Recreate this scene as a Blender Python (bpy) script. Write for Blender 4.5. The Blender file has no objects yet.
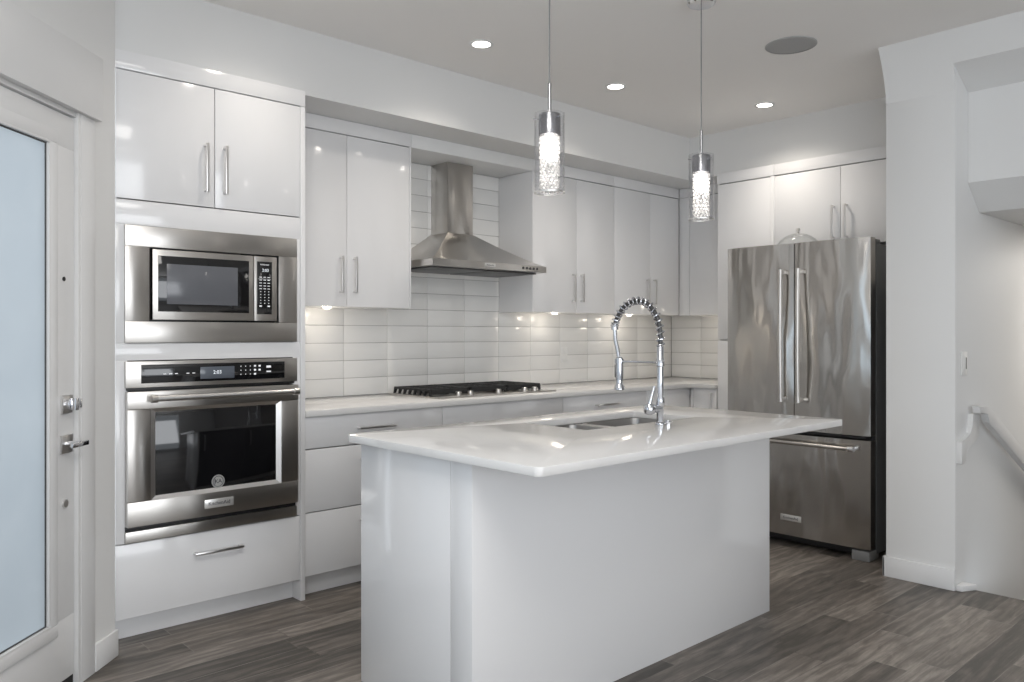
import bpy, bmesh, math, random
from mathutils import Vector, Matrix
random.seed(7)
PI = math.pi
scn = bpy.context.scene
COL = scn.collection

# ------------------------------------------------------------------ camera
CAM_Z = 1.266
cd = bpy.data.cameras.new('camera')
cam = bpy.data.objects.new('camera', cd)
COL.objects.link(cam)
cam.location = (0, 0, CAM_Z)
cam.rotation_euler = (PI / 2, 0, math.radians(47.26 - 90))
cd.sensor_width = 36.0
cd.lens = 802.0 / 1024.0 * 36.0
cd.shift_y = -7.0 / 1024.0
cd.clip_start = 0.05
scn.camera = cam

# ------------------------------------------------------------------ world, daylight, exposure
w = bpy.data.worlds.new('world')
scn.world = w
w.use_nodes = True
bg = w.node_tree.nodes['Background']
bg.inputs[0].default_value = (0.86, 0.93, 1.0, 1)
bg.inputs[1].default_value = 0.92

def area(name, loc, rot, sx, sy, power, color, spread=PI):
    l = bpy.data.lights.new(name, 'AREA')
    l.shape = 'RECTANGLE'
    l.size = sx
    l.size_y = sy
    l.energy = power
    l.color = color
    l.spread = spread
    o = bpy.data.objects.new(name, l)
    COL.objects.link(o)
    o.location = loc
    o.rotation_euler = rot
    return o

# daylight entering by the big rear glazing and the window of the left living room wall
area('daylight_rear', (0.8, -3.9, 1.35), (math.radians(130), 0, 0), 2.6, 2.3, 50, (0.95, 0.97, 1.0))
area('daylight_left', (-1.05, -1.6, 1.45), (math.radians(122), 0, -PI / 2), 2.4, 1.9, 26, (0.90, 0.95, 1.0))
area('added_side_fill', (-0.345, 1.965, 1.15), (PI / 2, 0, math.radians(-135)), 0.80, 1.9, 4.6, (0.66, 0.83, 1.0))  # fill lamp added left of the door to brighten the island end
area('stairwell_light', (6.2, 0.75, 1.88), (0, 0, 0), 0.7, 0.7, 14, (1.0, 0.95, 0.88))


area('added_overhead_fill', (0.6, 0.8, 2.70), (0, 0, 0), 1.2, 1.2, 19, (1.0, 0.97, 0.93))  # unseen fill panel added to brighten island top, drawers and ceiling

scn.view_settings.view_transform = 'Standard'
scn.view_settings.look = 'None'
scn.view_settings.exposure = 0.71
scn.view_settings.gamma = 1.0
scn.view_settings.use_curve_mapping = False
scn.cycles.use_denoising = True
scn.cycles.max_bounces = 12
scn.cycles.diffuse_bounces = 10
scn.cycles.glossy_bounces = 6
scn.cycles.transparent_max_bounces = 16
scn.cycles.sample_clamp_indirect = 4.0

# ------------------------------------------------------------------ materials
def nodes_of(m):
    nt = m.node_tree
    return nt, nt.nodes, nt.links, nt.nodes['Principled BSDF']

def mat(name, col, rough=0.5, metal=0.0, var=0.0, vscale=6.0, bump=0.0, bscale=60.0, stretch=(1, 1, 1),
        rvar=0.0, spec=0.5, coat=0.0, aniso=0.0, emit=0.0, ecol=None, bdist=0.002):
    m = bpy.data.materials.new(name)
    m.use_nodes = True
    nt, N, L, p = nodes_of(m)
    p.inputs['Base Color'].default_value = (*col, 1)
    p.inputs['Roughness'].default_value = rough
    p.inputs['Metallic'].default_value = metal
    p.inputs['Specular IOR Level'].default_value = spec
    p.inputs['Coat Weight'].default_value = coat
    p.inputs['Coat Roughness'].default_value = 0.04
    p.inputs['Anisotropic'].default_value = aniso
    p.inputs['Anisotropic Rotation'].default_value = 0.25 if aniso else 0.0
    if emit:
        p.inputs['Emission Color'].default_value = (*(ecol or col), 1)
        p.inputs['Emission Strength'].default_value = emit
    tc = N.new('ShaderNodeTexCoord')
    mp = N.new('ShaderNodeMapping')
    mp.inputs['Scale'].default_value = stretch
    L.new(tc.outputs['Object'], mp.inputs['Vector'])
    if var or rvar:
        nz = N.new('ShaderNodeTexNoise')
        nz.inputs['Scale'].default_value = vscale
        nz.inputs['Detail'].default_value = 4
        L.new(mp.outputs[0], nz.inputs['Vector'])
        if var:
            mx = N.new('ShaderNodeMix')
            mx.data_type = 'RGBA'
            mx.inputs[6].default_value = (*[max(0, c - var) for c in col], 1)
            mx.inputs[7].default_value = (*[min(1, c + var) for c in col], 1)
            L.new(nz.outputs['Fac'], mx.inputs[0])
            L.new(mx.outputs[2], p.inputs['Base Color'])
        if rvar:
            mr = N.new('ShaderNodeMapRange')
            mr.inputs['To Min'].default_value = max(0.02, rough - rvar)
            mr.inputs['To Max'].default_value = rough + rvar
            L.new(nz.outputs['Fac'], mr.inputs['Value'])
            L.new(mr.outputs[0], p.inputs['Roughness'])
    if bump:
        nb = N.new('ShaderNodeTexNoise')
        nb.inputs['Scale'].default_value = bscale
        nb.inputs['Detail'].default_value = 2
        L.new(mp.outputs[0], nb.inputs['Vector'])
        b = N.new('ShaderNodeBump')
        b.inputs['Strength'].default_value = bump
        b.inputs['Distance'].default_value = bdist
        L.new(nb.outputs['Fac'], b.inputs['Height'])
        L.new(b.outputs[0], p.inputs['Normal'])
    return m

M = {}
M['wall'] = mat('wall_paint', (0.74, 0.74, 0.735), 0.55, var=0.008, vscale=2, bump=0.05, bscale=220)
M['ceiling'] = mat('ceiling_paint', (0.88, 0.86, 0.84), 0.8, var=0.008, vscale=2, bump=0.08, bscale=160)
M['trim'] = mat('trim_paint', (0.75, 0.75, 0.75), 0.32, var=0.006)
M['gloss'] = mat('gloss_white_lacquer', (0.81, 0.808, 0.815), 0.13, var=0.006, vscale=1.2, coat=0.3)
M['carcass'] = mat('white_melamine', (0.79, 0.79, 0.785), 0.35, var=0.006)
M['steel'] = mat('brushed_steel', (0.56, 0.54, 0.515), 0.28, 1.0, var=0.006, vscale=5, bump=0.012, bscale=9,
                 stretch=(1.5, 1.5, 140), aniso=0.8, bdist=0.0006)
M['steel_dark'] = mat('dark_steel', (0.10, 0.10, 0.10), 0.4, 0.6, var=0.01)
M['satin'] = mat('satin_nickel', (0.74, 0.73, 0.72), 0.28, 1.0, var=0.01)
M['chrome'] = mat('polished_chrome', (0.82, 0.83, 0.86), 0.07, 1.0, var=0.01)
M['black'] = mat('black_plastic', (0.012, 0.012, 0.013), 0.4, var=0.003)
M['blackglass'] = mat('black_glass', (0.006, 0.006, 0.007), 0.05, var=0.002)
M['blackglass'].node_tree.nodes['Principled BSDF'].inputs['IOR'].default_value = 1.62
M['sinksteel'] = mat('sink_steel', (0.36, 0.35, 0.34), 0.32, 1.0, var=0.02, vscale=30)
M['footgrey'] = mat('grey_plastic', (0.22, 0.22, 0.22), 0.4, var=0.01)
M['screen'] = mat('display_glass', (0.11, 0.125, 0.15), 0.12, var=0.004)
M['greyglass'] = mat('grey_mesh_glass', (0.13, 0.135, 0.15), 0.14, var=0.006, vscale=300)
M['iron'] = mat('cast_iron', (0.016, 0.016, 0.017), 0.5, var=0.005, vscale=40, bump=0.2, bscale=300)
M['fridgeside'] = mat('fridge_side_paint', (0.11, 0.113, 0.115), 0.35, var=0.006, bump=0.15, bscale=400)
M['white_plastic'] = mat('white_plastic', (0.80, 0.80, 0.79), 0.3, var=0.004)
M['print'] = mat('white_print', (0.75, 0.76, 0.78), 0.5, emit=0.25, var=0.01)
M['digits'] = mat('display_digits', (0.8, 0.85, 0.9), 0.5, emit=0.35, var=0.01)
M['ink'] = mat('dark_print', (0.05, 0.05, 0.06), 0.5, var=0.01)
M['badge'] = mat('badge_silver', (0.78, 0.77, 0.75), 0.3, 0.7, var=0.02)
M['bulb'] = mat('bulb_glow', (1.0, 0.95, 0.88), 0.5, emit=7, ecol=(1.0, 0.95, 0.88), var=0.01)
M['lens'] = mat('downlight_lens', (1.0, 0.97, 0.92), 0.5, emit=9, ecol=(1.0, 0.95, 0.88), var=0.01)
M['speaker'] = mat('speaker_grille', (0.40, 0.40, 0.40), 0.7, var=0.03, vscale=900)
M['grout'] = mat('tile_grout', (0.38, 0.375, 0.36), 0.8, var=0.02, vscale=30)
M['rail'] = mat('handrail_paint', (0.66, 0.66, 0.66), 0.4, var=0.01)
M['cable'] = mat('steel_cable', (0.30, 0.30, 0.30), 0.4, 0.8, var=0.02)
M['darkwall'] = mat('dark_reflection_paint', (0.20, 0.19, 0.18), 0.6, var=0.004)  # dark tone given to an unseen wall to darken the oven glass reflection
M['capchrome'] = mat('smoky_chrome', (0.40, 0.40, 0.415), 0.22, 1.0, var=0.01)
M['charcoal'] = mat('charcoal_lacquer', (0.03, 0.03, 0.032), 0.3, var=0.003)
M['faucet'] = mat('faucet_chrome', (0.60, 0.615, 0.65), 0.12, 1.0, var=0.01)
M['rubber'] = mat('black_rubber', (0.015, 0.015, 0.015), 0.7, var=0.004)
M['carpet'] = mat('stair_carpet', (0.35, 0.33, 0.31), 0.95, var=0.05, vscale=300, bump=0.5, bscale=500)

def tile_mat():
    m = mat('glazed_white_tile', (0.83, 0.825, 0.81), 0.24, var=0.012, vscale=3, coat=0.2)
    nt, N, L, p = nodes_of(m)
    tc = N.new('ShaderNodeTexCoord')
    mp = N.new('ShaderNodeMapping')
    mp.inputs['Scale'].default_value = (7, 7, 40)
    nz = N.new('ShaderNodeTexNoise')
    nz.inputs['Scale'].default_value = 1.0
    nz.inputs['Detail'].default_value = 1.0
    b = N.new('ShaderNodeBump')
    b.inputs['Strength'].default_value = 0.35
    b.inputs['Distance'].default_value = 0.003
    L.new(tc.outputs['Object'], mp.inputs['Vector'])
    L.new(mp.outputs[0], nz.inputs['Vector'])
    L.new(nz.outputs['Fac'], b.inputs['Height'])
    L.new(b.outputs[0], p.inputs['Normal'])
    return m
M['tile'] = tile_mat()

def quartz_mat():
    m = mat('white_quartz', (0.75, 0.742, 0.733), 0.12, var=0.015, vscale=2.0)
    nt, N, L, p = nodes_of(m)
    tc = N.new('ShaderNodeTexCoord')
    nz = N.new('ShaderNodeTexNoise')
    nz.inputs['Scale'].default_value = 1.6
    nz.inputs['Detail'].default_value = 6
    nz.inputs['Distortion'].default_value = 1.2
    cr = N.new('ShaderNodeValToRGB')
    e = cr.color_ramp.elements
    e[0].position = 0.44
    e[0].color = (0.75, 0.742, 0.733, 1)
    e[1].position = 0.56
    e[1].color = (0.75, 0.742, 0.733, 1)
    mid = cr.color_ramp.elements.new(0.50)
    mid.color = (0.725, 0.717, 0.71, 1)
    L.new(tc.outputs['Object'], nz.inputs['Vector'])
    L.new(nz.outputs['Fac'], cr.inputs['Fac'])
    L.new(cr.outputs['Color'], p.inputs['Base Color'])
    return m
M['quartz'] = quartz_mat()

def floor_mat():
    m = bpy.data.materials.new('grey_oak_planks')
    m.use_nodes = True
    nt, N, L, p = nodes_of(m)
    tc = N.new('ShaderNodeTexCoord')
    mp = N.new('ShaderNodeMapping')
    mp.inputs['Location'].default_value = (0.31, 0.045, 0)
    L.new(tc.outputs['Object'], mp.inputs['Vector'])
    br = N.new('ShaderNodeTexBrick')
    br.offset = 0.37
    br.offset_frequency = 2
    br.squash = 0.75
    br.squash_frequency = 3
    br.inputs['Scale'].default_value = 1.0
    br.inputs['Brick Width'].default_value = 0.95
    br.inputs['Row Height'].default_value = 0.125
    br.inputs['Mortar Size'].default_value = 0.0015
    br.inputs['Mortar Smooth'].default_value = 0.3
    br.inputs['Bias'].default_value = 0.0
    br.inputs['Color1'].default_value = (0, 0, 0, 1)
    br.inputs['Color2'].default_value = (1, 1, 1, 1)
    br.inputs['Mortar'].default_value = (0.5, 0.5, 0.5, 1)
    L.new(mp.outputs[0], br.inputs['Vector'])
    # offset the grain per plank
    sc = N.new('ShaderNodeVectorMath')
    sc.operation = 'SCALE'
    sc.inputs[3].default_value = 17.0
    L.new(br.outputs['Color'], sc.inputs[0])
    ad = N.new('ShaderNodeVectorMath')
    ad.operation = 'ADD'
    L.new(mp.outputs[0], ad.inputs[0])
    L.new(sc.outputs[0], ad.inputs[1])
    gm = N.new('ShaderNodeMapping')
    gm.inputs['Scale'].default_value = (2.6, 11, 1)
    L.new(ad.outputs[0], gm.inputs['Vector'])
    g1 = N.new('ShaderNodeTexNoise')
    g1.inputs['Scale'].default_value = 1.6
    g1.inputs['Detail'].default_value = 10
    g1.inputs['Roughness'].default_value = 0.72
    g1.inputs['Distortion'].default_value = 0.9
    L.new(gm.outputs[0], g1.inputs['Vector'])
    gm2 = N.new('ShaderNodeMapping')
    gm2.inputs['Scale'].default_value = (0.7, 2.6, 1)
    L.new(ad.outputs[0], gm2.inputs['Vector'])
    wv = N.new('ShaderNodeTexWave')
    wv.wave_type = 'RINGS'
    wv.inputs['Scale'].default_value = 2.0
    wv.inputs['Distortion'].default_value = 11.0
    wv.inputs['Detail'].default_value = 3
    wv.inputs['Detail Scale'].default_value = 1.4
    L.new(gm2.outputs[0], wv.inputs['Vector'])
    big = N.new('ShaderNodeTexNoise')
    big.inputs['Scale'].default_value = 1.8
    big.inputs['Detail'].default_value = 3
    L.new(tc.outputs['Object'], big.inputs['Vector'])
    def math_(op, a, b):
        n = N.new('ShaderNodeMath')
        n.operation = op
        for i, v in enumerate((a, b)):
            if isinstance(v, (int, float)):
                n.inputs[i].default_value = v
            else:
                L.new(v, n.inputs[i])
        return n.outputs[0]
    t = math_('MULTIPLY', br.outputs['Color'], 0.34)
    t = math_('ADD', t, math_('MULTIPLY', g1.outputs['Fac'], 0.62))
    t = math_('ADD', t, math_('MULTIPLY', wv.outputs['Fac'], 0.12))
    t = math_('ADD', t, math_('MULTIPLY', big.outputs['Fac'], 0.30))
    gm3 = N.new('ShaderNodeMapping')
    gm3.inputs['Scale'].default_value = (6, 130, 1)
    L.new(ad.outputs[0], gm3.inputs['Vector'])
    g3 = N.new('ShaderNodeTexNoise')
    g3.inputs['Scale'].default_value = 1.0
    g3.inputs['Detail'].default_value = 4
    L.new(gm3.outputs[0], g3.inputs['Vector'])
    t = math_('ADD', t, math_('MULTIPLY', g3.outputs['Fac'], 0.34))
    t = math_('SUBTRACT', t, 0.43)
    cr = N.new('ShaderNodeValToRGB')
    e = cr.color_ramp.elements
    e[0].position = 0.25
    e[0].color = (0.062, 0.055, 0.046, 1)
    e[1].position = 0.76
    e[1].color = (0.36, 0.32, 0.28, 1)
    k = cr.color_ramp.elements.new(0.5)
    k.color = (0.165, 0.143, 0.124, 1)
    L.new(t, cr.inputs['Fac'])
    mx = N.new('ShaderNodeMix')
    mx.data_type = 'RGBA'
    L.new(br.outputs['Fac'], mx.inputs[0])
    L.new(cr.outputs['Color'], mx.inputs[6])
    gap = N.new('ShaderNodeValToRGB')
    gap.color_ramp.elements[0].position = 0.42
    gap.color_ramp.elements[0].color = (0.09, 0.078, 0.068, 1)
    gap.color_ramp.elements[1].position = 0.56
    gap.color_ramp.elements[1].color = (0.27, 0.245, 0.22, 1)
    L.new(big.outputs['Fac'], gap.inputs['Fac'])
    L.new(gap.outputs['Color'], mx.inputs[7])
    L.new(mx.outputs[2], p.inputs['Base Color'])
    mr = N.new('ShaderNodeMapRange')
    mr.inputs['To Min'].default_value = 0.34
    mr.inputs['To Max'].default_value = 0.52
    L.new(g1.outputs['Fac'], mr.inputs['Value'])
    L.new(mr.outputs[0], p.inputs['Roughness'])
    h = math_('SUBTRACT', math_('MULTIPLY', g1.outputs['Fac'], 0.35), br.outputs['Fac'])
    b = N.new('ShaderNodeBump')
    b.inputs['Strength'].default_value = 0.35
    b.inputs['Distance'].default_value = 0.0015
    L.new(h, b.inputs['Height'])
    L.new(b.outputs[0], p.inputs['Normal'])
    return m
M['floor'] = floor_mat()

def clear_glass(name, tint, tr, rough=0.02):
    m = bpy.data.materials.new(name)
    m.use_nodes = True
    nt = m.node_tree
    N, L = nt.nodes, nt.links
    N.remove(N['Principled BSDF'])
    out = N['Material Output']
    a = N.new('ShaderNodeBsdfTransparent')
    a.inputs[0].default_value = (*tint, 1)
    g = N.new('ShaderNodeBsdfGlossy')
    g.inputs['Roughness'].default_value = rough
    lw = N.new('ShaderNodeLayerWeight')
    lw.inputs['Blend'].default_value = 0.5
    pw = N.new('ShaderNodeMath')
    pw.operation = 'POWER'
    pw.inputs[1].default_value = 3.0
    L.new(lw.outputs['Facing'], pw.inputs[0])
    ma = N.new('ShaderNodeMath')
    ma.operation = 'MULTIPLY_ADD'
    ma.inputs[1].default_value = tr
    ma.inputs[2].default_value = 0.035
    L.new(pw.outputs[0], ma.inputs[0])
    mx = N.new('ShaderNodeMixShader')
    L.new(ma.outputs[0], mx.inputs[0])
    L.new(a.outputs[0], mx.inputs[1])
    L.new(g.outputs[0], mx.inputs[2])
    L.new(mx.outputs[0], out.inputs[0])
    return m
M['glass'] = clear_glass('smoked_clear_glass', (0.95, 0.95, 0.955), 0.75)
M['dome'] = clear_glass('dome_glass', (0.97, 0.975, 0.975), 0.6)

def crystal_mat():
    m = bpy.data.materials.new('cut_crystal')
    m.use_nodes = True
    nt = m.node_tree
    N, L = nt.nodes, nt.links
    N.remove(N['Principled BSDF'])
    out = N['Material Output']
    t = N.new('ShaderNodeBsdfTranslucent')
    t.inputs[0].default_value = (0.95, 0.95, 0.95, 1)
    g = N.new('ShaderNodeBsdfGlossy')
    g.inputs['Roughness'].default_value = 0.08
    tr = N.new('ShaderNodeBsdfTransparent')
    lw = N.new('ShaderNodeLayerWeight')
    lw.inputs['Blend'].default_value = 0.45
    a = N.new('ShaderNodeMixShader')
    a.inputs[0].default_value = 0.5
    L.new(t.outputs[0], a.inputs[1])
    L.new(tr.outputs[0], a.inputs[2])
    b = N.new('ShaderNodeMixShader')
    L.new(lw.outputs['Facing'], b.inputs[0])
    L.new(a.outputs[0], b.inputs[1])
    L.new(g.outputs[0], b.inputs[2])
    L.new(b.outputs[0], out.inputs[0])
    return m
M['crystal'] = crystal_mat()

def frosted_mat():
    m = bpy.data.materials.new('frosted_door_glass')
    m.use_nodes = True
    nt = m.node_tree
    N, L = nt.nodes, nt.links
    N.remove(N['Principled BSDF'])
    out = N['Material Output']
    t = N.new('ShaderNodeBsdfTranslucent')
    tc = N.new('ShaderNodeTexCoord')
    nz = N.new('ShaderNodeTexNoise')
    nz.inputs['Scale'].default_value = 2.2
    nz.inputs['Detail'].default_value = 3
    nz.inputs['Distortion'].default_value = 1.5
    L.new(tc.outputs['Object'], nz.inputs['Vector'])
    mx = N.new('ShaderNodeMix')
    mx.data_type = 'RGBA'
    mx.inputs[6].default_value = (0.66, 0.69, 0.71, 1)
    mx.inputs[7].default_value = (0.76, 0.78, 0.79, 1)
    L.new(nz.outputs['Fac'], mx.inputs[0])
    L.new(mx.outputs[2], t.inputs[0])
    g = N.new('ShaderNodeBsdfGlossy')
    g.inputs['Roughness'].default_value = 0.25
    s = N.new('ShaderNodeMixShader')
    s.inputs[0].default_value = 0.06
    L.new(t.outputs[0], s.inputs[1])
    L.new(g.outputs[0], s.inputs[2])
    L.new(s.outputs[0], out.inputs[0])
    return m
M['frosted'] = frosted_mat()

# ------------------------------------------------------------------ mesh helpers
ORG = {}

class MB:
    def __init__(self, T=None):
        self.bm = bmesh.new()
        self.T = T or (lambda a, b, c: (a, b, c))

    def v(self, p):
        return self.bm.verts.new(self.T(*p))

    def box(self, x0, x1, y0, y1, z0, z1, bev=0.0015):
        P = [(x0, y0, z0), (x1, y0, z0), (x1, y1, z0), (x0, y1, z0), (x0, y0, z1), (x1, y0, z1), (x1, y1, z1), (x0, y1, z1)]
        V = [self.v(p) for p in P]
        F = [self.bm.faces.new([V[i] for i in f]) for f in
             ((3, 2, 1, 0), (4, 5, 6, 7), (0, 1, 5, 4), (1, 2, 6, 5), (2, 3, 7, 6), (3, 0, 4, 7))]
        if bev:
            bev = min(bev, 0.3 * min(abs(x1 - x0), abs(y1 - y0), abs(z1 - z0)))
            E = list({e for f in F for e in f.edges})
            bmesh.ops.bevel(self.bm, geom=E, offset=bev, segments=2, profile=0.5, affect='EDGES')
        return self

    def prism(self, poly, vec, bev=0.0):
        """extrude a planar 3-D polygon by vec"""
        n = len(poly)
        A = [self.v(p) for p in poly]
        B = [self.v((p[0] + vec[0], p[1] + vec[1], p[2] + vec[2])) for p in poly]
        F = [self.bm.faces.new(A), self.bm.faces.new(B[::-1])]
        for i in range(n):
            F.append(self.bm.faces.new([A[i], B[i], B[(i + 1) % n], A[(i + 1) % n]]))
        if bev:
            E = [e for e in {e for f in F for e in f.edges}]
            bmesh.ops.bevel(self.bm, geom=E, offset=bev, segments=2, profile=0.5, affect='EDGES')
        bmesh.ops.recalc_face_normals(self.bm, faces=[f for f in self.bm.faces])
        return self

    def loft(self, rings, cap0=True, cap1=True, closed=True):
        R = [[self.v(p) for p in r] for r in rings]
        n = len(R[0])
        for a, b in zip(R, R[1:]):
            for i in range(n if closed else n - 1):
                j = (i + 1) % n
                self.bm.faces.new([a[i], a[j], b[j], b[i]])
        if cap0:
            self.bm.faces.new(R[0][::-1])
        if cap1:
            self.bm.faces.new(R[-1])
        return self

    def cyl(self, p0, p1, r, r1=None, n=24):
        return self.tube([p0, p1], r, n, r1=r1)

    def tube(self, path, r, n=10, r1=None, cap=True):
        P = [Vector(p) for p in path]
        t = (P[1] - P[0]).normalized()
        ref = Vector((0, 0, 1)) if abs(t.z) < 0.9 else Vector((1, 0, 0))
        u = t.cross(ref).normalized()
        rings = []
        for i, p in enumerate(P):
            if i == 0:
                tt = (P[1] - P[0])
            elif i == len(P) - 1:
                tt = (P[-1] - P[-2])
            else:
                tt = (P[i + 1] - P[i - 1])
            tt.normalize()
            u = (u - tt * u.dot(tt)).normalized()
            vv = tt.cross(u)
            rr = r if r1 is None else r + (r1 - r) * i / (len(P) - 1)
            if isinstance(r, (list, tuple)):
                rr = r[i]
            rings.append([tuple(p + u * (rr * math.cos(a)) + vv * (rr * math.sin(a)))
                          for a in (2 * PI * k / n for k in range(n))])
        return self.loft(rings, cap, cap)

    def lathe(self, c, prof, n=32, axis='z', cap0=True, cap1=True):
        rings = []
        for r, h in prof:
            ring = []
            for k in range(n):
                a = 2 * PI * k / n
                x, y = r * math.cos(a), r * math.sin(a)
                if axis == 'z':
                    ring.append((c[0] + x, c[1] + y, c[2] + h))
                elif axis == 'y':
                    ring.append((c[0] + x, c[1] + h, c[2] + y))
                else:
                    ring.append((c[0] + h, c[1] + x, c[2] + y))
            rings.append(ring)
        return self.loft(rings, cap0, cap1)

    def ball(self, c, r, sub=1):
        m = Matrix.Translation(Vector(c))
        bmesh.ops.create_icosphere(self.bm, subdivisions=sub, radius=r, matrix=m)
        return self

    def build(self, name, material, parent=None, origin=None, smooth=35):
        bm = self.bm
        bmesh.ops.recalc_face_normals(bm, faces=bm.faces[:])
        if parent is not None:
            org = ORG[parent.name]
        else:
            org = Vector(origin) if origin is not None else Vector((0, 0, 0))
        bmesh.ops.translate(bm, verts=bm.verts[:], vec=-org)
        me = bpy.data.meshes.new(name)
        bm.to_mesh(me)
        bm.free()
        me.materials.append(M[material] if isinstance(material, str) else material)
        if smooth:
            me.shade_smooth()
            me.set_sharp_from_angle(angle=math.radians(smooth))
        o = bpy.data.objects.new(name, me)
        COL.objects.link(o)
        ORG[o.name] = org
        if parent is not None:
            o.parent = parent
        else:
            o.location = org
        return o

def tag(o, label, cat, group=None):
    o['label'] = label
    o['category'] = cat
    if group:
        o['group'] = group
    return o

def struct(o):
    o['kind'] = 'structure'
    return o

def thing(name, label, cat, loc, group=None):
    o = bpy.data.objects.new(name, None)
    o.empty_display_size = 0.1
    COL.objects.link(o)
    o.location = loc
    ORG[o.name] = Vector(loc)
    return tag(o, label, cat, group)

def sempty(name, loc):
    o = bpy.data.objects.new(name, None)
    COL.objects.link(o)
    o.location = loc
    ORG[o.name] = Vector(loc)
    return struct(o)

def copy_tree(o, parent=None):
    c = o.copy()
    COL.objects.link(c)
    if parent is not None:
        c.parent = parent
    for ch in list(o.children):
        copy_tree(ch, c)
    return c

def lettering(name, body, size, loc, rot, parent, material='ink', align='CENTER', depth=0.0003):
    cu = bpy.data.curves.new(name, 'FONT')
    cu.body = body
    cu.size = size
    cu.extrude = depth
    cu.align_x = align
    cu.align_y = 'CENTER'
    cu.resolution_u = 3
    cu.materials.append(M[material])
    tmp = bpy.data.objects.new('lettering_curve', cu)
    COL.objects.link(tmp)
    bpy.context.view_layer.update()
    me = bpy.data.meshes.new_from_object(tmp.evaluated_get(bpy.context.evaluated_depsgraph_get()))
    me.name = name
    bpy.data.objects.remove(tmp)
    o = bpy.data.objects.new(name, me)
    COL.objects.link(o)
    o.parent = parent
    o.location = Vector(loc) - ORG[parent.name]
    o.rotation_euler = rot
    return o
FRONT_Y = (PI / 2, 0, 0)            # reads from -Y
FRONT_X = (PI / 2, 0, -PI / 2)      # reads from -X

# ------------------------------------------------------------------ room shell
YB, XR = 4.14, 5.69                 # back wall, right wall of the kitchen
CZ = 2.74                           # ceiling
YS, XS = 3.531, 5.09                # faces of the dropped bulkheads
SZ = 2.423
XP = 4.288                          # face of the wall end beside the refrigerator
YP0, YP1 = 1.42, 1.755
DC = 2.386                          # the angled door wall is the plane Y = X + DC
R2 = math.sqrt(2)

def diag(s, out=0.0):
    """point on the angled wall: s along it (0 at its right end), out towards the room"""
    out += DIAG_OUT[0]
    return (0.9955 + s / R2 + out / R2, 0.9955 + DC + s / R2 - out / R2)
DIAG_OUT = [0.0]

struct(MB().prism([(-1.3, -4.2, 0), (XP + 0.086, -4.2, 0), (XP + 0.086, 1.42, 0), (4.30, 1.42, 0), (4.30, 1.62, 0), (5.9, 1.62, 0), (5.9, 4.3, 0), (-1.3, 4.3, 0)],
                  (0, 0, -0.03)).build('floor', 'floor'))
struct(MB().box(-1.4, 7.2, -4.2, 4.35, CZ, CZ + 0.12, 0).build('ceiling', 'ceiling'))
wb = struct(MB().box(0.96, 5.9, YB, YB + 0.12, 0, CZ, 0).build('wall_back', 'wall'))
struct(MB().box(XR, XR + 0.12, YP1, YB, 0, CZ, 0).build('wall_right', 'wall'))
# bulkheads above the cabinets
struct(MB().prism([(1.0, YS, SZ), (XS, YS, SZ), (XS, YP1, SZ), (XR, YP1, SZ), (XR, YB, SZ), (1.0, YB, SZ)], (0, 0, CZ - SZ)).build('ceiling_bulkhead', 'wall'))
struct(MB().box(2.719, 3.707, 3.80, YB - 0.001, 2.345, SZ - 0.001, 0.001).build('trim_1', 'carcass'))

# wall beside the refrigerator, running on into the stairwell
sw = struct(MB().box(XP, 7.0, YP0, YP1, -2.4, CZ, 0.002).build('wall_right_end', 'wall'))
def cove(z):
    return XP - 0.098 * max(0.0, (z - 2.47) / (CZ - 2.47)) ** 1.7
ZH = 2.595
head = [(cove(ZH) + 0.09, CZ), (cove(ZH) + 0.002, ZH), (4.465, 2.492), (4.465, 2.034), (4.633, 1.90), (7.0, 1.90), (7.0, CZ)]
struct(MB().prism([(x, YP0 - 0.001, z) for x, z in head], (0, -1.1, 0)).build('wall_stair_bulkhead', 'wall', smooth=0))
cvz = [ZH + (CZ - ZH) * k / 8 for k in range(9)]
struct(MB().prism([(cove(z), YP1, z) for z in cvz] + [(XP + 0.05, YP1, CZ), (XP + 0.05, YP1, ZH)], (0, -(YP1 - 0.319), 0)).build('trim_2', 'wall', smooth=40))
cvz = [2.47 + (ZH - 2.47) * k / 5 for k in range(6)]
struct(MB().prism([(cove(z) - 0.0004, YP1, z) for z in cvz] + [(XP + 0.002, YP1, ZH), (XP + 0.002, YP1, 2.47)], (0, -(YP1 - YP0), 0)).build('trim_6', 'wall', smooth=40))
struct(MB().box(XP, 7.0, -4.2, 0.32, -2.4, CZ, 0).build('wall_stair_front', 'darkwall'))
struct(MB().box(7.0, 7.1, 0.2, YP0 + 0.2, -2.4, CZ, 0).build('wall_stair_end', 'wall'))
st = MB()
for k in range(8):
    st.box(XP + 0.087 + 0.27 * k, XP + 0.087 + 0.27 * (k + 1), 0.325, YP0 - 0.002, -0.18 * (k + 1) - 0.3, -0.18 * (k + 1), 0.006)
struct(st.build('floor_stairs', 'carpet'))
struct(MB().box(XP - 0.014, XP - 0.0005, YP0 + 0.0, YP1 + 0.014, 0, 0.105, 0.004).box(XP - 0.014, XP + 0.10, YP1 + 0.0005, YP1 + 0.014, 0, 0.105, 0.004).build('baseboard_right', 'trim'))
struct(MB().prism([(XP - 0.002, YP0 - 0.001, 0.0), (XP - 0.002, YP0 - 0.03, 0.0), (XP + 0.086, YP0 - 0.072, 0.0), (XP + 0.086, YP0 - 0.001, 0.0)], (0, 0, 0.03), 0.006).build('trim_3', 'trim'))

# angled wall with the door
def dbox(name, s0, s1, o0, o1, z0, z1, material, parent=None, bev=0.001, mb=None):
    m = mb or MB()
    ss = sorted((s0, s1))
    T0 = m.T
    m.T = lambda a, b, c: (*diag(a, b), c)
    m.box(ss[0], ss[1], o0, o1, z0, z1, bev)
    m.T = T0
    if mb is None:
        return m.build(name, material, parent)
    return m

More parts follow.
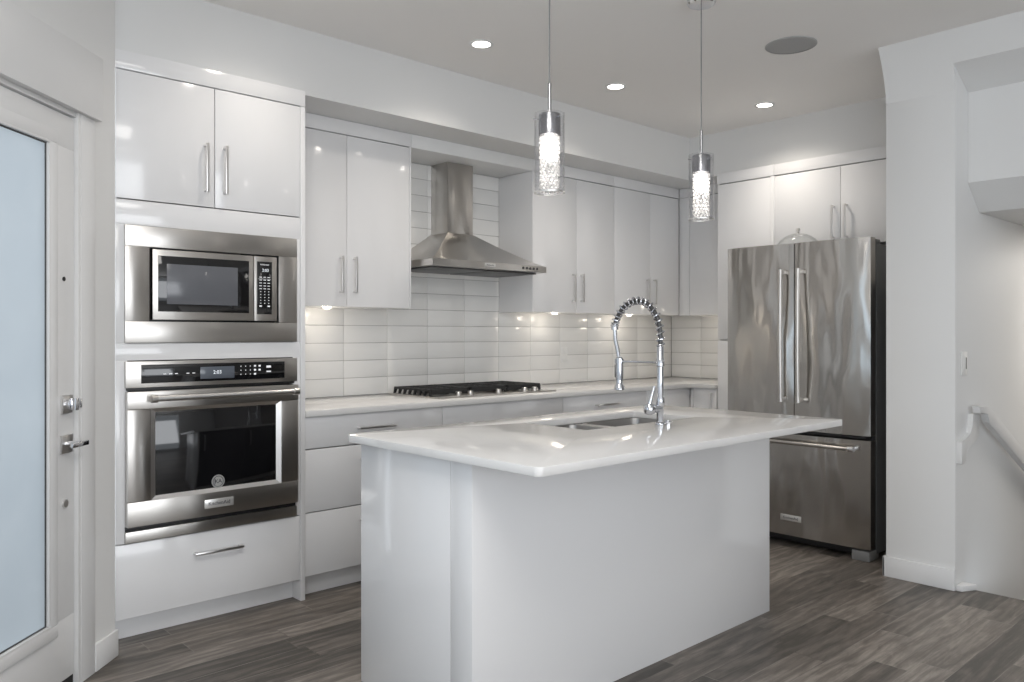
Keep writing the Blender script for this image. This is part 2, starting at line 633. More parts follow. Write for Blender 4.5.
wl = MB()
dbox('', -0.258, 0, -0.14, 0, 0, CZ, '', mb=wl, bev=0)
dbox('', -1.19, -0.258, -0.14, 0, 2.055, CZ, '', mb=wl, bev=0)
dbox('', -2.9, -1.19, -0.14, 0, 0, CZ, '', mb=wl, bev=0)
struct(wl.build('wall_left', 'wall'))
xl, yl = diag(-2.9)
struct(MB().box(xl - 0.1, xl, -4.1, -2.9, 0, CZ, 0).box(xl - 0.1, xl, -0.3, yl, 0, CZ, 0).box(xl - 0.1, xl, -2.9, -0.3, 0, 0.5, 0)
       .box(xl - 0.1, xl, -2.9, -0.3, 2.4, CZ, 0).build('wall_far_left', 'wall'))
struct(MB().box(xl, -0.6, -4.1, -4.0, 0, CZ, 0).box(2.2, XP, -4.1, -4.0, 0, CZ, 0).box(-0.6, 2.2, -4.1, -4.0, 2.5, CZ, 0)
       .box(0.77, 0.84, -4.08, -4.02, 0, 2.5, 0).build('wall_rear', 'wall'))
# casing of the door: flat side board, plinth and projecting head
struct(dbox('trim_4', -0.250, -0.160, 0.0005, 0.012, 0, 2.064, 'trim'))
tr = MB()
dbox('', -1.32, -0.140, 0.0005, 0.030, 2.064, 2.30, '', mb=tr)
struct(tr.build('trim_5', 'trim'))
struct(dbox('baseboard_left', -0.160, 0.0, 0.0005, 0.016, 0, 0.105, 'trim', bev=0.005))

door = sempty('door_1', (*diag(-0.72), 0))
DIAG_OUT[0] = 0.013               # the slab stands almost flush with the wall face
fr = MB()
S0, S1 = -1.178, -0.270
dbox('', S0, S1, -0.060, -0.016, 0.045, 0.262, '', mb=fr)
dbox('', S0, S1, -0.060, -0.016, 1.925, 2.040, '', mb=fr)
dbox('', S0, S0 + 0.155, -0.060, -0.016, 0.262, 1.925, '', mb=fr)
dbox('', S1 - 0.155, S1, -0.060, -0.016, 0.262, 1.925, '', mb=fr)
fr.build('door_slab', 'trim', door)
# glazing bead around the pane
bd = MB()
g0, g1, gz0, gz1 = S0 + 0.155, S1 - 0.155, 0.262, 1.925
def bead(mb, a0, a1, z0, z1, wd, o0, o1):
    dbox('', a0, a1, o0, o1, z0, z0 + wd, '', mb=mb, bev=0.003)
    dbox('', a0, a1, o0, o1, z1 - wd, z1, '', mb=mb, bev=0.003)
    dbox('', a0, a0 + wd, o0, o1, z0 + wd, z1 - wd, '', mb=mb, bev=0.003)
    dbox('', a1 - wd, a1, o0, o1, z0 + wd, z1 - wd, '', mb=mb, bev=0.003)
bead(bd, g0 - 0.045, g1 + 0.045, gz0 - 0.045, gz1 + 0.045, 0.044, -0.016, -0.006)
bead(bd, g0 - 0.004, g1 + 0.004, gz0 - 0.004, gz1 + 0.004, 0.010, -0.022, -0.006)
bd.build('glazing_bead', 'trim', door)
dbox('glass_pane', g0 + 0.004, g1 - 0.004, -0.026, -0.020, gz0 + 0.004, gz1 - 0.004, 'frosted', door, bev=0)
gk = MB()
bead(gk, g0 + 0.006, g1 - 0.006, gz0 + 0.006, gz1 - 0.006, 0.005, -0.020, -0.016)
gk.build('glass_gasket', 'steel_dark', door)
jb = MB()
dbox('', S1 + 0.004, -0.2505, -0.11, -0.003, 0, 2.0635, '', mb=jb)
dbox('', S0 - 0.012, S0 - 0.003, -0.11, -0.003, 0, 2.054, '', mb=jb)
dbox('', S0 - 0.003, S1 + 0.004, -0.11, -0.009, 2.046, 2.0545, '', mb=jb)
jb.build('door_jamb', 'trim', door)
dbox('door_sweep', S0, S1, -0.058, -0.020, 0.004, 0.044, 'rubber', door)
dbox('threshold', S0, S1, -0.14, -0.014, 0.0, 0.004, 'steel_dark', door)

def dpt(s, o, z):
    return (*diag(s, o), z)
# deadbolt
db = dbox('deadbolt', -0.352, -0.292, -0.0155, -0.006, 0.985, 1.05, 'satin', door, bev=0.003)
MB().cyl(dpt(-0.322, -0.006, 1.018), dpt(-0.322, 0.006, 1.018), 0.02).build('deadbolt_collar', 'chrome', db)
dbox('thumb_turn', -0.330, -0.314, 0.006, 0.028, 0.996, 1.040, 'chrome', db, bev=0.003)
# strike and latch hardware on the jamb beside the lock
sk = MB()
dbox('', -0.268, -0.257, -0.0028, 0.007, 1.000, 1.036, '', mb=sk, bev=0.003)
sk.build('strike_plate', 'chrome', door)
lv = dbox('lever_handle', -0.358, -0.292, -0.0155, -0.006, 0.845, 0.91, 'satin', door, bev=0.003)
MB().cyl(dpt(-0.325, -0.006, 0.878), dpt(-0.325, 0.040, 0.878), 0.011).build('spindle', 'chrome', lv)
lvm = MB()
dbox('', -0.372, -0.272, 0.030, 0.042, 0.868, 0.886, '', mb=lvm, bev=0.004)
lvm.build('lever', 'chrome', lv)
MB().cyl(dpt(-0.331, -0.0155, 0.668), dpt(-0.331, -0.008, 0.668), 0.014).build('lower_lock', 'satin', door)
MB().cyl(dpt(-0.334, -0.0155, 1.46), dpt(-0.334, -0.013, 1.46), 0.008).build('peephole', 'black', door)

DIAG_OUT[0] = 0.0
win = sempty('added_window_1', (*diag(-1.9), 0))  # unseen window added on the solid wall to frame the side fill lamp
wf = MB()
bead(wf, -2.42, -1.44, 0.12, 2.18, 0.07, 0.001, 0.02)
wf.build('window_frame', 'trim', win)
dbox('glass_pane', -2.35, -1.51, 0.001, 0.005, 0.19, 2.11, 'frosted', win, bev=0)

# ------------------------------------------------------------------ tiles
def tiles(mb_t, x0, x1, z0, z1, off, T, r0=0):
    TW, TH, G = 0.3050, 0.1036, 0.0022
    k0 = math.floor((x0 - off) / TW)
    k = k0
    while off + k * TW < x1:
        a0, a1 = max(x0, off + k * TW), min(x1, off + (k + 1) * TW)
        r = 0
        while z0 + r * TH < z1 - 0.005:
            b0, b1 = z0 + r * TH, min(z1, z0 + (r + 1) * TH)
            if a1 - a0 > 0.012 and r >= r0:
                mb_t.T = T
                mb_t.box(a0 + G / 2, a1 - G / 2, -0.008 + random.uniform(-0.0004, 0.0004), -0.001, b0 + G / 2, b1 - G / 2, 0.0022)
            r += 1
        k += 1
TB = lambda a, b, c: (a, YB + b, c)
TR = lambda a, b, c: (XR + b, -a, c)
tb = MB()
tiles(tb, 1.872, XR - 0.009, 0.902, 0.902 + 5 * 0.1036, 2.472 - 0.305 * 3, TB)
tiles(tb, 2.717, 3.709, 0.902, 2.343, 2.472 - 0.305 * 3, TB, 5)
tiles(tb, -(YB - 0.009), -3.256, 0.902, 0.902 + 5 * 0.1036, -YB, TR)
tw = tb.build('tile_backsplash', 'tile', wb)
gr = MB()
gr.box(1.872, XR, YB - 0.0035, YB - 0.0005, 0.902, 1.412, 0).box(2.717, 3.709, YB - 0.0035, YB - 0.0005, 1.412, 2.343, 0).box(XR - 0.0035, XR - 0.0005, 3.256, YB, 0.902, 1.412, 0)
gr.build('tile_grout', 'grout', wb)

# ------------------------------------------------------------------ cabinets
def TBW(x0, yf):
    return lambda a, b, c: (x0 + a, yf + b, c)

def TRW(xf, y0):
    return lambda a, b, c: (xf + b, y0 - a, c)

def pull(parent, T, kind, p, q, r):
    """bar handle: kind v -> at a=p from z=q to z=r ; kind h -> at z=r from a=p to a=q"""
    m = MB(T)
    if kind == 'v':
        m.box(p - 0.006, p + 0.006, -0.037, -0.028, q, r, 0.002)
        for z in (q + 0.008, r - 0.008):
            m.box(p - 0.005, p + 0.005, -0.029, 0.0, z - 0.005, z + 0.005, 0.0015)
    else:
        m.box(p, q, -0.037, -0.028, r - 0.006, r + 0.006, 0.002)
        for a in (p + 0.008, q - 0.008):
            m.box(a - 0.005, a + 0.005, -0.029, 0.0, r - 0.005, r + 0.005, 0.0015)
    return m.build('handle', 'satin', parent)

def cabinet(name, label, T, w, depth, z0, z1, fronts, group=None, cat='cabinet', shelves=(), gable_l=None, gable_r=None, top=True, toe=None, ft=0.019):
    o = thing(name, label, cat, T(w / 2, depth / 2, 0 if toe else z0), group)
    c = MB(T)
    t = 0.016
    c.box(0.001, t, ft, depth, z0, z1, 0.0008).box(w - t, w - 0.001, ft, depth, z0, z1, 0.0008)
    c.box(t, w - t, ft, depth, z0, z0 + t, 0.0008).box(t, w - t, depth - 0.008, depth - 0.001, z0 + t, z1, 0.0008)
    if top:
        c.box(t, w - t, ft, depth, z1 - t, z1, 0.0008)
    for s in shelves:
        c.box(t, w - t, ft + 0.01, depth - 0.009, s, s + t, 0.0008)
    c.build('carcass', 'carcass', o)
    for f in fronts:
        kind, a0, a1, b0, b1, h = f
        d = MB(T).box(a0 + 0.0018, a1 - 0.0018, 0, ft - 0.001, b0 + 0.0018, b1 - 0.0018, 0.0012).build(kind, 'gloss', o)
        if h:
            pull(d, T, *h)
    if toe:
        MB(T).box(0.001, w - 0.001, toe, toe + 0.016, 0.0, z0 - 0.002, 0.001).build('toe_kick', 'gloss', o)
    return o

# tall oven cabinet at the left end
YT = 3.475
T = TBW(1.02, YT)
TWD = 0.848
o = thing('oven_tower_cabinet', 'tall glossy white cabinet housing microwave and wall oven', 'cabinet', T(TWD / 2, 0.33, 0))
c = MB(T)
c.box(0.001, 0.018, 0.020, 0.66, 0.10, 2.345, 0.0008)
for z in (0.10, 0.392, 1.178, 1.80, 2.327):
    c.box(0.018, 0.823, 0.025, 0.655, z, z + 0.016, 0.0008)
c.box(0.018, 0.823, 0.655, 0.664, 0.10, 2.345, 0.0008)
c.build('carcass', 'carcass', o)
MB(T).box(0.824, 0.848, -0.004, 0.664, 0.0, 2.345, 0.0012).build('gable_panel', 'gloss', o)
fz = MB(T)
fz.box(0.005, 0.8225, 0.0, 0.019, 1.715, 1.816, 0.001).box(0.005, 0.8225, 0.0, 0.019, 1.157, 1.228, 0.001)
for z0, z1 in ((0.409, 1.157), (1.228, 1.715)):
    fz.box(0.005, 0.050, 0.0, 0.019, z0, z1, 0.0008).box(0.785, 0.8225, 0.0, 0.019, z0, z1, 0.0008)
fz.build('appliance_fascia', 'gloss', o)
d = MB(T).box(0.005, 0.4105, 0, 0.018, 1.821, 2.343, 0.0012).build('door', 'gloss', o)
pull(d, T, 'v', 0.369, 1.881, 2.094)
d = MB(T).box(0.4145, 0.8215, 0, 0.018, 1.821, 2.343, 0.0012).build('door', 'gloss', o)
pull(d, T, 'v', 0.454, 1.881, 2.094)
d = MB(T).box(0.005, 0.8215, 0, 0.018, 0.102, 0.405, 0.0012).build('drawer', 'gloss', o)
pull(d, T, 'h', 0.317, 0.532, 0.319)
MB(T).box(0.0, 0.848, -0.004, 0.058, 2.3475, 2.422, 0.0012).build('crown_panel', 'gloss', o)
MB(T).box(0.001, 0.823, 0.075, 0.090, 0, 0.098, 0.001).build('toe_kick', 'gloss', o)

# upper cabinets of the back wall
YU = 3.80
UD = YB - YU - 0.010
def upper(x0, x1, label, gap, hz=(1.487, 1.685), extra=None):
    T = TBW(x0, YU)
    w = x1 - x0
    g = gap - x0
    o = cabinet('upper_cabinet', label, T, w, UD, 1.415, 2.345,
                [('door', 0.0, g, 1.413, 2.343, ('v', g - 0.042, *hz)), ('door', g, w - 0.012, 1.413, 2.343, ('v', g + 0.042, *hz))] if extra != 'nar' else
                [('door', 0.0, g, 1.413, 2.343, ('v', g - 0.042, *hz)), ('door', g, w, 1.413, 2.343, ('v', g + 0.042, *hz))],
                group='wall cabinets over the tiled counter', shelves=(1.72, 2.03))
    f = MB(T)
    f.box(0.0, w, 0.0, 0.05, 2.3475, 2.4215, 0.001)
    f.build('filler_panel', 'gloss', o)
    return o
u1 = upper(1.870, 2.717, 'glossy white two-door wall cabinet between oven tower and range hood', 2.293)
MB(TBW(1.870, YU)).box(0.836, 0.847, -0.001, 0.019, 1.413, 2.345, 0.001).build('end_strip', 'gloss', u1)
u2 = upper(3.709, 4.527, 'glossy white two-door wall cabinet directly right of range hood', 4.123, extra='nar')
MB(TBW(3.709, YU)).box(-0.014, 0.0, -0.001, UD, 1.413, 2.344, 0.001).build('end_panel', 'gloss', u2)
u3 = upper(4.529, 5.327, 'glossy white two-door wall cabinet near the corner, farthest right on tiled back wall', 4.953, extra='nar')
# corner return
T = TRW(5.33, 3.80)
cr = cabinet('upper_cabinet', 'narrow white wall cabinet on side wall, filling the corner next to pantry', T, 0.546, 0.35, 1.415, 2.345,
             [('door', 0.098, 0.544, 1.413, 2.343, None)], group='wall cabinets over the tiled counter')
MB(T).box(0.0, 0.095, 0.002, 0.019, 1.413, 2.345, 0.001).build('corner_filler', 'gloss', cr)
MB(T).box(0.002, 0.546, 0.002, 0.05, 2.3475, 2.4215, 0.001).build('filler_panel', 'gloss', cr)

# base cabinets
YBF = 3.485
BD = YB - YBF - 0.01
BZ0, BZ1 = 0.104, 0.8685
def base(x0, x1, label, fronts, name='base_cabinet'):
    return cabinet(name, label, TBW(x0, YBF), x1 - x0, BD, BZ0, BZ1, fronts, group='base cabinets under the back counter', top=False, toe=0.062)
w = 0.83
base(1.870, 2.700, 'white three-drawer base cabinet right beside oven tower',
     [('drawer', 0, w, 0.713, 0.8695, ('h', 0.286, 0.508, 0.795)), ('drawer', 0, w, 0.408, 0.711, ('h', 0.304, 0.526, 0.64)), ('drawer', 0, w, 0.104, 0.406, ('h', 0.304, 0.526, 0.335))])
w = 0.955
base(2.701, 3.655, 'white base cabinet with plain handleless front under cooktop',
     [('false_front', 0, w, 0.713, 0.8695, None), ('drawer', 0, w, 0.408, 0.711, ('h', 0.366, 0.588, 0.64)), ('drawer', 0, w, 0.104, 0.406, ('h', 0.366, 0.588, 0.335))])
w = 0.845
base(3.657, 4.50, 'white base cabinet with bar-handled drawer just right of cooktop cabinet',
     [('drawer', 0, w, 0.713, 0.8695, ('h', 0.30, 0.52, 0.80)), ('door', 0, w / 2, 0.104, 0.711, ('v', w / 2 - 0.042, 0.48, 0.69)), ('door', w / 2, w, 0.104, 0.711, ('v', w / 2 + 0.042, 0.48, 0.69))])
w = 0.525
base(4.502, 5.025, 'plain white corner base cabinet without handle, at bend of back counter',
     [('door', 0, w, 0.104, 0.8695, None)])
T = TRW(5.025, 3.484)
o = cabinet('base_cabinet', 'narrow white base cabinet with vertical handle, between counter corner and pantry', T, 0.229, 0.65, BZ0, BZ1,
            [('filler', 0.0, 0.030, 0.104, 0.8695, None), ('door', 0.030, 0.228, 0.104, 0.8695, ('v', 0.190, 0.63, 0.84))],
            group='base cabinets under the back counter', top=False, toe=0.062)

# L-shaped counter
def slab(name, outline, z0, z1, material, origin, hole=None, bev=0.002, parent=None):
    bm = bmesh.new()
    def loop(pts):
        V = [bm.verts.new((x, y, z0)) for x, y in pts]
        return [bm.edges.new((V[i], V[(i + 1) % len(V)])) for i in range(len(V))]
    E = loop(outline)
    if hole:
        E += loop(hole)
    r = bmesh.ops.triangle_fill(bm, use_beauty=True, edges=E)
    fs = [g for g in r['geom'] if isinstance(g, bmesh.types.BMFace)]
    ex = bmesh.ops.extrude_face_region(bm, geom=fs)
    vs = [g for g in ex['geom'] if isinstance(g, bmesh.types.BMVert)]
    bmesh.ops.translate(bm, verts=vs, vec=(0, 0, z1 - z0))
    bmesh.ops.recalc_face_normals(bm, faces=bm.faces[:])
    if bev:
        ed = [e for e in bm.edges if len(e.link_faces) == 2 and e.calc_face_angle(0) > 1.0]
        bmesh.ops.bevel(bm, geom=ed, offset=bev, segments=2, profile=0.5, affect='EDGES')
    m = MB()
    m.bm.free()
    m.bm = bm
    return m.build(name, material, parent, origin)

def round_rect(x0, x1, y0, y1, r, n=6):
    P = []
    for cx, cy, a0 in ((x1 - r, y1 - r, 0), (x0 + r, y1 - r, 90), (x0 + r, y0 + r, 180), (x1 - r, y0 + r, 270)):
        for k in range(n + 1):
            a = math.radians(a0 + 90 * k / n)
            P.append((cx + r * math.cos(a), cy + r * math.sin(a)))
    return P

YC = 3.466
arc = [(5.005 - 0.05 + 0.05 * math.sin(a), YC - 0.05 + 0.05 * math.cos(a)) for a in (math.radians(10 * k) for k in range(10))]
tag(slab('back_countertop', [(1.870, YC)] + arc + [(5.005, 3.256), (XR - 0.001, 3.256), (XR - 0.001, YB - 0.001), (1.870, YB - 0.001)],
         0.870, 0.900, 'quartz', (3.4, 3.8, 0.87)),
    'long L-shaped white quartz counter running below tiled backsplash', 'countertop')

# pantry and over-refrigerator cabinets on the right wall
XC = 5.03
T = TRW(XC, 3.253)
w = 0.419
p = cabinet('pantry_cabinet', 'tall narrow white pantry cabinet left of steel refrigerator', T, w, 0.655, 0.104, 2.345,
            [('door', 0, w, 0.104, 1.221, None), ('door', 0, w, 1.224, 2.343, None)], shelves=(0.6, 1.2, 1.7), toe=0.062)
MB(T).box(w + 0.0015, w + 0.025, -0.004, 0.655, 0, 2.345, 0.001).build('gable_panel', 'gloss', p)
MB(T).box(0.0, w + 0.025, -0.006, 0.058, 2.3475, 2.422, 0.001).build('crown_panel', 'gloss', p)
T = TRW(XC, 2.8075)
w = 0.926
p = cabinet('overhead_cabinet', 'glossy white two-door cabinet above steel refrigerator', T, w, 0.655, 1.835, 2.345,
            [('door', 0, w / 2, 1.833, 2.343, ('v', w / 2 - 0.042, 1.88, 2.094)), ('door', w / 2, w, 1.833, 2.343, ('v', w / 2 + 0.042, 1.88, 2.094))])
MB(T).box(0.0, w + 0.10, -0.006, 0.058, 2.3475, 2.422, 0.001).build('crown_panel', 'gloss', p)

# ------------------------------------------------------------------ microwave
YF = YT - 0.012
mw = thing('microwave', 'built-in stainless steel microwave set above wall oven', 'microwave', (1.447, 3.70, 1.229))
fm = MB()
fm.box(1.066, 1.829, YF, YT - 0.0005, 1.627, 1.713, 0.0012).box(1.066, 1.829, YF, YT - 0.0005, 1.230, 1.318, 0.0012)
fm.box(1.066, 1.161, YF, YT - 0.0005, 1.3182, 1.6268, 0.0012).box(1.737, 1.829, YF, YT - 0.0005, 1.3182, 1.6268, 0.0012)
fm.build('trim_frame', 'steel', mw)
MB().box(1.164, 1.734, YT + 0.022, 3.95, 1.24, 1.624, 0.003).build('body', 'black', mw)
MB().box(1.172, 1.613, YF - 0.004, YT + 0.020, 1.325, 1.620, 0.003).build('door', 'steel', mw)
dw = mw.children[-1]
MB().box(1.194, 1.590, YF - 0.0062, YF - 0.004, 1.360, 1.594, 0.0008).build('window_border', 'blackglass', dw)
MB().box(1.229, 1.537, YF - 0.0072, YF - 0.0062, 1.392, 1.561, 0.0004).build('window', 'greyglass', dw)
MB().box(1.616, 1.726, YF - 0.004, YT + 0.020, 1.325, 1.620, 0.003).build('control_panel', 'steel', mw)
cp = mw.children[-1]
MB().box(1.628, 1.700, YF - 0.0062, YF - 0.004, 1.356, 1.596, 0.0008).build('touch_pad', 'blackglass', cp)
lettering('brand_lettering', 'KitchenAid', 0.009, (1.664, YF - 0.0066, 1.582), FRONT_Y, cp, 'print')
lettering('clock_digits', '2:03', 0.019, (1.668, YF - 0.0066, 1.556), FRONT_Y, cp, 'digits')
for r in range(11):
    for q in range(3):
        x = 1.645 + 0.0195 * q
        z = 1.525 - 0.0132 * r
        wd, ht = (0.006, 0.0028) if r < 5 else (0.0022, 0.003)
        if r == 10:
            if q == 1:
                continue
            wd, ht = 0.006, 0.006
        MB().box(x - wd, x + wd, YF - 0.0066, YF - 0.0062, z - ht / 2, z + ht / 2, 0).build('key', 'print', cp)
MB().box(1.634, 1.694, YF - 0.0066, YF - 0.0062, 1.5165, 1.5175, 0).build('divider_line', 'print', cp)

# ------------------------------------------------------------------ wall oven
ov = thing('built_in_oven', 'stainless steel wall oven with black glass window, below microwave', 'oven', (1.447, 3.75, 0.41))
MB().box(1.084, 1.812, YT + 0.022, 4.05, 0.412, 1.15, 0.002).build('body', 'black', ov)
MB().box(1.068, 1.829, YF - 0.006, YT - 0.0005, 1.045, 1.153, 0.002).build('control_panel', 'steel', ov)
cp = ov.children[-1]
MB().box(1.128, 1.764, YF - 0.008, YF - 0.006, 1.062, 1.139, 0.0006).build('touch_pad', 'blackglass', cp)
MB().box(1.371, 1.523, YF - 0.0088, YF - 0.008, 1.072, 1.124, 0.0004).build('display', 'screen', cp)
lettering('clock_digits', '2:03', 0.022, (1.446, YF - 0.0094, 1.099), FRONT_Y, cp, 'digits')
for x in (1.222, 1.246, 1.270, 1.318, 1.343):
    MB().box(x - 0.006, x + 0.006, YF - 0.0084, YF - 0.008, 1.097, 1.1005, 0).build('key', 'print', cp)
for r in range(3):
    for q in range(5):
        big = q > 2
        x, z = 1.553 + 0.022 * q, 1.122 - 0.018 * r
        if big and r == 2 and q == 4:
            continue
        sx, sz = (0.005, 0.004) if big else (0.0018, 0.002)
        MB().box(x - sx, x + sx, YF - 0.0084, YF - 0.008, z - sz, z + sz, 0).build('key', 'print', cp)
for r in range(2):
    MB().box(1.674, 1.696, YF - 0.0084, YF - 0.008, 1.112 - 0.020 * r, 1.118 - 0.020 * r + (0.004 if r == 0 else 0), 0).build('key', 'print', cp)
MB().box(1.074, 1.822, YT - 0.002, YT - 0.0005, 1.0335, 1.0445, 0.0006).build('shadow_gap', 'black', ov)
MB().box(1.070, 1.826, YT - 0.006, YT - 0.0005, 0.458, 0.4765, 0.0006).build('shadow_gap', 'black', ov)
# oven door: frame with recessed window
dm = MB()
OY0, OY1 = YF - 0.022, YT - 0.004
dm.box(1.070, 1.827, OY0, OY1, 0.957, 1.030, 0.003).box(1.070, 1.827, OY0, OY1, 0.478, 0.580, 0.003)
dm.box(1.070, 1.162, OY0, OY1, 0.5802, 0.9568, 0.003).box(1.738, 1.827, OY0, OY1, 0.5802, 0.9568, 0.003)
dm.build('door', 'steel', ov)
dd = ov.children[-1]
# bevelled bright reveal around the window
rv = MB()
A = [(1.160, OY0 - 0.0008, 0.578), (1.740, OY0 - 0.0008, 0.578), (1.740, OY0 - 0.0008, 0.959), (1.160, OY0 - 0.0008, 0.959)]
B = [(1.182, OY0 + 0.009, 0.596), (1.718, OY0 + 0.009, 0.596), (1.718, OY0 + 0.009, 0.943), (1.182, OY0 + 0.009, 0.943)]
rv.loft([A, B], False, False)
rv.build('window_reveal', 'satin', dd)
MB().box(1.170, 1.730, OY0 + 0.009, OY0 + 0.016, 0.585, 0.953, 0.0005).build('window', 'blackglass', dd)
hm = MB()
hm.cyl((1.147, OY0 - 0.052, 1.002), (1.798, OY0 - 0.052, 1.002), 0.0125, n=20)
hm.build('handle', 'satin', dd)
hh = dd.children[-1]
for x in (1.157, 1.788):
    hb = MB()
    hb.cyl((x - 0.012, OY0 - 0.052, 1.002), (x + 0.012, OY0 - 0.052, 1.002), 0.0165, n=20)
    hb.box(x - 0.010, x + 0.010, OY0 - 0.050, OY0, 0.990, 1.012, 0.003)
    hb.build('handle_bracket', 'steel', hh)
MB().box(1.384, 1.512, OY0 - 0.003, OY0, 0.511, 0.549, 0.001).build('badge', 'badge', dd)
lettering('brand_lettering', 'KitchenAid', 0.0215, (1.448, OY0 - 0.0035, 0.530), FRONT_Y, dd, 'ink')
MB().cyl((1.447, OY0 + 0.009, 0.622), (1.447, OY0 + 0.0075, 0.622), 0.029, n=32).build('round_emblem', 'badge', dd)
em = dd.children[-1]
ek = MB()
ek.lathe((1.447, OY0 + 0.0075, 0.622), [(0.0235, 0.0), (0.0235, -0.0006), (0.0215, -0.0006), (0.0215, 0.0)], 32, 'y', False, False)
ek.box(1.431, 1.4335, OY0 + 0.0069, OY0 + 0.0075, 0.609, 0.636, 0)
ek.build('emblem_ring', 'ink', em)
lettering('emblem_lettering', 'KA', 0.024, (1.447, OY0 + 0.0069, 0.622), FRONT_Y, em, 'ink')
MB().box(1.068, 1.829, YF - 0.004, YT - 0.0005, 0.411, 0.457, 0.002).build('lower_trim', 'steel', ov)

mw.location.x -= 0.008
ov.location.x -= 0.010

# ------------------------------------------------------------------ range hood
HX = 3.213
hd = thing('range_hood', 'stainless steel chimney range hood mounted on tiled wall above cooktop', 'range hood', (HX, 3.9, 1.659))
def hood_ring(hw, yf, yb, z, bow, n=14):
    pts = []
    for k in range(n + 1):
        t = -1 + 2 * k / n
        pts.append((HX + hw * t, yf - bow * (1 - t * t), z))
    pts += [(HX + hw, yb, z), (HX - hw, yb, z)]
    return pts
YW = YB - 0.009
rings = []
for k in range(13):
    t = k / 12
    e = 1 - (1 - t) ** 1.0
    hw = 0.457 + (0.1065 - 0.457) * (t ** 0.86)
    yf = 3.650 + (3.955 - 3.650) * (t ** 0.86)
    rings.append(hood_ring(hw, yf, YW, 1.698 + (1.90 - 1.698) * t, 0.020 * (1 - t)))
MB().loft(rings, True, True).build('canopy', 'steel', hd, smooth=30)
MB().loft([hood_ring(0.457, 3.645, YW, 1.659, 0.022), hood_ring(0.457, 3.645, YW, 1.697, 0.022)]).build('front_lip', 'steel', hd)
lip = hd.children[-1]
MB().box(HX - 0.085, HX - 0.005, 3.617, 3.6225, 1.668, 1.690, 0.001).build('badge', 'badge', lip)
lettering('brand_lettering', 'KitchenAid', 0.012, (HX - 0.045, 3.6165, 1.679), FRONT_Y, lip, 'ink')
for k in range(5):
    x = HX + 0.235 + 0.032 * k
    t = (x - HX) / 0.457
    yy = 3.645 - 0.022 * (1 - t * t)
    MB().cyl((x, yy - 0.004, 1.679), (x, yy + 0.006, 1.679), 0.008, n=14).build('button', 'steel_dark', lip)
MB().box(HX - 0.1025, HX + 0.1025, 3.958, YW, 1.9005, 2.3435, 0.0015).build('chimney', 'steel', hd)
for k in range(2):
    MB().box(HX - 0.42 + 0.43 * k, HX - 0.01 + 0.43 * k, 3.70, 4.08, 1.650, 1.6585, 0.002).build('grease_filter', 'steel_dark', hd)

# ------------------------------------------------------------------ cooktop
ck = thing('gas_cooktop', 'five-burner gas cooktop with black cast iron grates on back counter', 'cooktop', (HX, 3.83, 0.9))
ty0, ty1, tx0, tx1 = 3.575, 4.085, 2.752, 3.690
MB().box(tx0, tx1, ty0, ty1, 0.9005, 0.908, 0.003).build('tray', 'steel', ck)
for (x, y, r) in ((2.93, 3.80, 0.045), (2.93, 3.97, 0.035), (3.22, 3.885, 0.055), (3.51, 3.80, 0.035), (3.51, 3.97, 0.045)):
    b = MB().lathe((x, y, 0.908), [(r * 1.15, 0.0), (r * 1.15, 0.008), (r, 0.014), (r * 0.9, 0.014)]).build('burner', 'steel_dark', ck)
    MB().lathe((x, y, 0.922), [(r * 0.92, 0.0), (r * 0.95, 0.005), (r * 0.8, 0.009), (0.004, 0.009)]).build('burner_cap', 'iron', b)
for (a0, a1) in ((2.772, 3.068), (3.072, 3.368), (3.372, 3.668)):
    g = MB()
    y0, y1 = 3.700, 4.055
    ny = 8
    for k in range(ny):
        y = y0 + (y1 - y0) * k / (ny - 1)
        # bar along x, its ends bent down to the tray
        g.prism([(a0, y - 0.005, 0.9085), (a0 + 0.012, y - 0.005, 0.9085), (a0 + 0.024, y - 0.005, 0.932), (a1 - 0.024, y - 0.005, 0.932),
                 (a1 - 0.012, y - 0.005, 0.9085), (a1, y - 0.005, 0.9085), (a1 - 0.006, y - 0.005, 0.947), (a0 + 0.006, y - 0.005, 0.947)], (0, 0.010, 0))
    for x in (a0 + 0.012, (a0 + a1) / 2, a1 - 0.012):
        g.box(x - 0.006, x + 0.006, y0 - 0.005, y1 + 0.005, 0.934, 0.9475, 0.001)
    g.box(a0 + 0.02, a1 - 0.02, y0 - 0.006, y0 + 0.006, 0.918, 0.946, 0.001)
    g.build('grate', 'iron', ck)
for x in (2.936, 3.026, 3.247, 3.466, 3.553):
    MB().lathe((x, 3.636, 0.908), [(0.024, 0.0), (0.024, 0.004), (0.019, 0.006), (0.018, 0.021), (0.015, 0.024), (0.002, 0.024)], 24).build('knob', 'steel', ck)

# ------------------------------------------------------------------ wall outlet and switch
o = thing('power_outlet', 'small white outlet plate on backsplash tiles right of cooktop', 'outlet', (4.34, YB - 0.012, 1.11))
MB().box(4.302, 4.378, YB - 0.0135, YB - 0.0085, 1.052, 1.170, 0.002).build('cover_plate', 'white_plastic', o)
for z in (1.086, 1.136):
    MB().box(4.323, 4.357, YB - 0.0155, YB - 0.0135, z - 0.017, z + 0.017, 0.002).build('socket', 'white_plastic', o)
o = thing('light_switch', 'white dimmer switch on stairwell wall above handrail', 'switch', (4.40, YP0 - 0.004, 1.118))
MB().box(4.362, 4.440, YP0 - 0.0065, YP0 - 0.0005, 1.060, 1.178, 0.002).build('cover_plate', 'white_plastic', o)
MB().box(4.384, 4.418, YP0 - 0.0085, YP0 - 0.0065, 1.084, 1.154, 0.001).build('rocker', 'white_plastic', o)
MB().box(4.409, 4.416, YP0 - 0.0105, YP0 - 0.0085, 1.090, 1.148, 0.001).build('slider', 'steel_dark', o)

